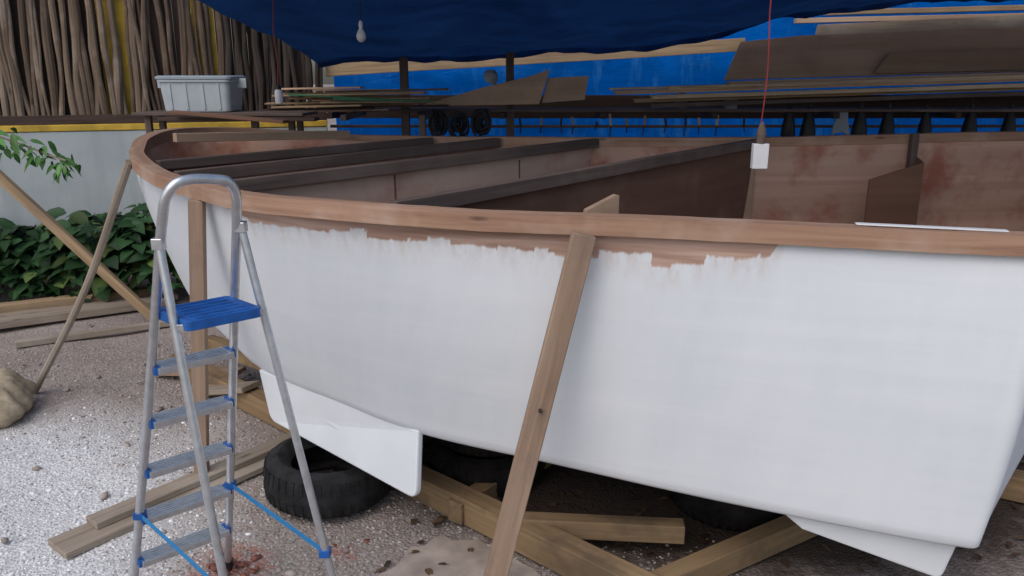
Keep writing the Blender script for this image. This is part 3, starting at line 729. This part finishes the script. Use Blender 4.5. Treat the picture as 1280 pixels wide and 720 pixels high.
def bottle(x,y,z,s=1):
    mb=MB(); mb.lathe((x,y,z-.36*s),[(.072*s,0),(.078*s,.02*s),(.070*s,.12*s),(.048*s,.24*s),(.024*s,.31*s),(.022*s,.36*s)],'black',16)
    mb.tube([(x,y,z),(x,y,z+.05)],.004,'darkcord',6); mb.obj('hanging_funnel')
for x in (2.80,2.95,3.50,3.80,4.15,4.58,5.0,5.5): bottle(x+random.uniform(-.04,.04),8.22,1.62-random.uniform(0,.04),random.uniform(.9,1.08))
for x,z in ((-.72,1.43),(-.52,1.42),(-.30,1.44)):
    mb=MB()
    for k in range(14):
        r=.02+.006*k+random.uniform(-.01,.01)
        c_=V((x+random.uniform(-.015,.015),7.96+random.uniform(0,.08),z+random.uniform(-.02,.01)))
        mb.tube([c_+V((r*math.cos(a)*.9,random.uniform(-.006,.006),r*1.25*math.sin(a)+(.015*math.sin(3*a+k)))) for a in np.linspace(0,2*math.pi,20,endpoint=False)],.010,'black',6,closed=True)
    mb.tube([(x,8.03,z+.1),(x,8.05,1.54)],.006,'darkcord',6)
    mb.obj('cable_coil')
mb=MB(); mb.lathe((-.20,7.84,1.87),[(.02,.07),(.05,.05),(.075,0),(.07,-.005),(.04,.03)],'binlid',18,axis=(.5,-1,.5)); mb.tube([(-.20,7.88,1.87),(-.16,7.95,1.80),(-.17,7.92,1.72)],.01,'steel',6); mb.obj('clamp_lamp')
for k in range(13):
    x=.1+k*.19+random.uniform(-.07,.07); y=8.6; L=random.uniform(.08,.26); mb=MB()
    mb.tube([(x,y,1.37),(x+random.uniform(-.02,.02),y,1.37-L*.5)],.008,'steel',6); mb.beam((x,y,1.37),(x+random.uniform(-.02,.02),y,1.37+L*.5),.022,.022,random.choice(['black','shelfwood','rackplank']))
    mb.obj('hand_tool',None,.002)
mb=MB(); mb.prism([(3.28,8.2,1.55),(3.24,8.2,1.40),(3.22,8.2,1.30),(3.33,8.2,1.33),(3.42,8.2,1.28),(3.38,8.2,1.45),(3.37,8.2,1.56)],.03,'binlid'); mb.obj('hanging_rag',None,.01)
for x,zz in ((2.2,.10),(1.7,.12)):
    mb=MB(); mb.lathe((x,8.25,1.56),[(.06,0),(.065,.01),(.065,zz),(.04,zz+.02),(.025,zz+.05)],random.choice(['bin','blueplastic']),16); mb.obj('plastic_pot')

# ------------------------------------------------------------------ pendant lamps and switch
def pendant(name,x,y,ztop,zs,cord,kind):
    mb=MB(); n=8
    mb.tube([(x+.006*math.sin(k*1.3),y,ztop+(zs-ztop)*k/n) for k in range(n+1)],.0035,cord,6)
    if kind=='bulb':
        mb.lathe((x,y,zs-.04),[(.010,0),(.013,.015),(.011,.035),(.005,.045)],'white',16)
        mb.lathe((x,y,zs-.04),[(.010,.0),(.018,-.014),(.026,-.03),(.029,-.048),(.025,-.064),(.013,-.076),(.003,-.08)],'white',20)
    elif kind=='tube':
        mb.lathe((x,y,zs),[(.006,.03),(.014,.02),(.02,0)],'black',14); mb.lathe((x,y,zs-.09),[(.022,0),(.026,.01),(.028,.05),(.026,.08),(.018,.09)],'white',18)
    else:
        mb.lathe((x,y,zs-.07),[(.020,-.01),(.022,.03),(.016,.06),(.006,.085)],'darkwood',14)
        mb.beam((x,y,zs-.19),(x,y,zs-.080),.068,.035,'white',up=(0,-1,0))
    mb.obj(name,None,.005 if kind=='switch' else 0)
pendant('pendant_bulb',-.90,5.0,2.50,2.20,'darkcord','bulb')
pendant('pendant_bulb',-1.53,5.4,2.42,1.80,'redcord','tube')
pendant('pendant_switch',1.105,3.6,2.62,1.68,'redcord','switch')

# ------------------------------------------------------------------ world, sun, camera
w=bpy.data.worlds.new('World'); scene.world=w; w.use_nodes=True; nt=w.node_tree
bg=nt.nodes['Background']; sky=nt.nodes.new('ShaderNodeTexSky'); sky.sky_type='NISHITA'; sky.sun_disc=False
el=math.radians(50); az=math.radians(212)
sky.sun_elevation=el; sky.sun_rotation=az; sky.air_density=1.0; sky.dust_density=3.0; sky.ozone_density=1.0
nt.links.new(sky.outputs[0],bg.inputs[0]); bg.inputs[1].default_value=0.15
sd=bpy.data.lights.new('sun','SUN'); sd.energy=0.82; sd.angle=math.radians(60); sd.color=(1,.985,.96)
so=bpy.data.objects.new('sun',sd); scene.collection.objects.link(so)
dirv=V((math.sin(az)*math.cos(el),math.cos(az)*math.cos(el),math.sin(el)))
so.rotation_euler=dirv.to_track_quat('Z','Y').to_euler(); so.location=dirv*20
cam=bpy.data.cameras.new('camera'); co=bpy.data.objects.new('camera',cam); scene.collection.objects.link(co)
co.location=(0,0,1.9); co.rotation_euler=(math.radians(75),0,0)
cam.sensor_width=36; cam.lens=36*1000/1280; cam.clip_start=.05; cam.clip_end=500
scene.camera=co
scene.view_settings.view_transform='Standard'; scene.view_settings.look='None'; scene.view_settings.exposure=0
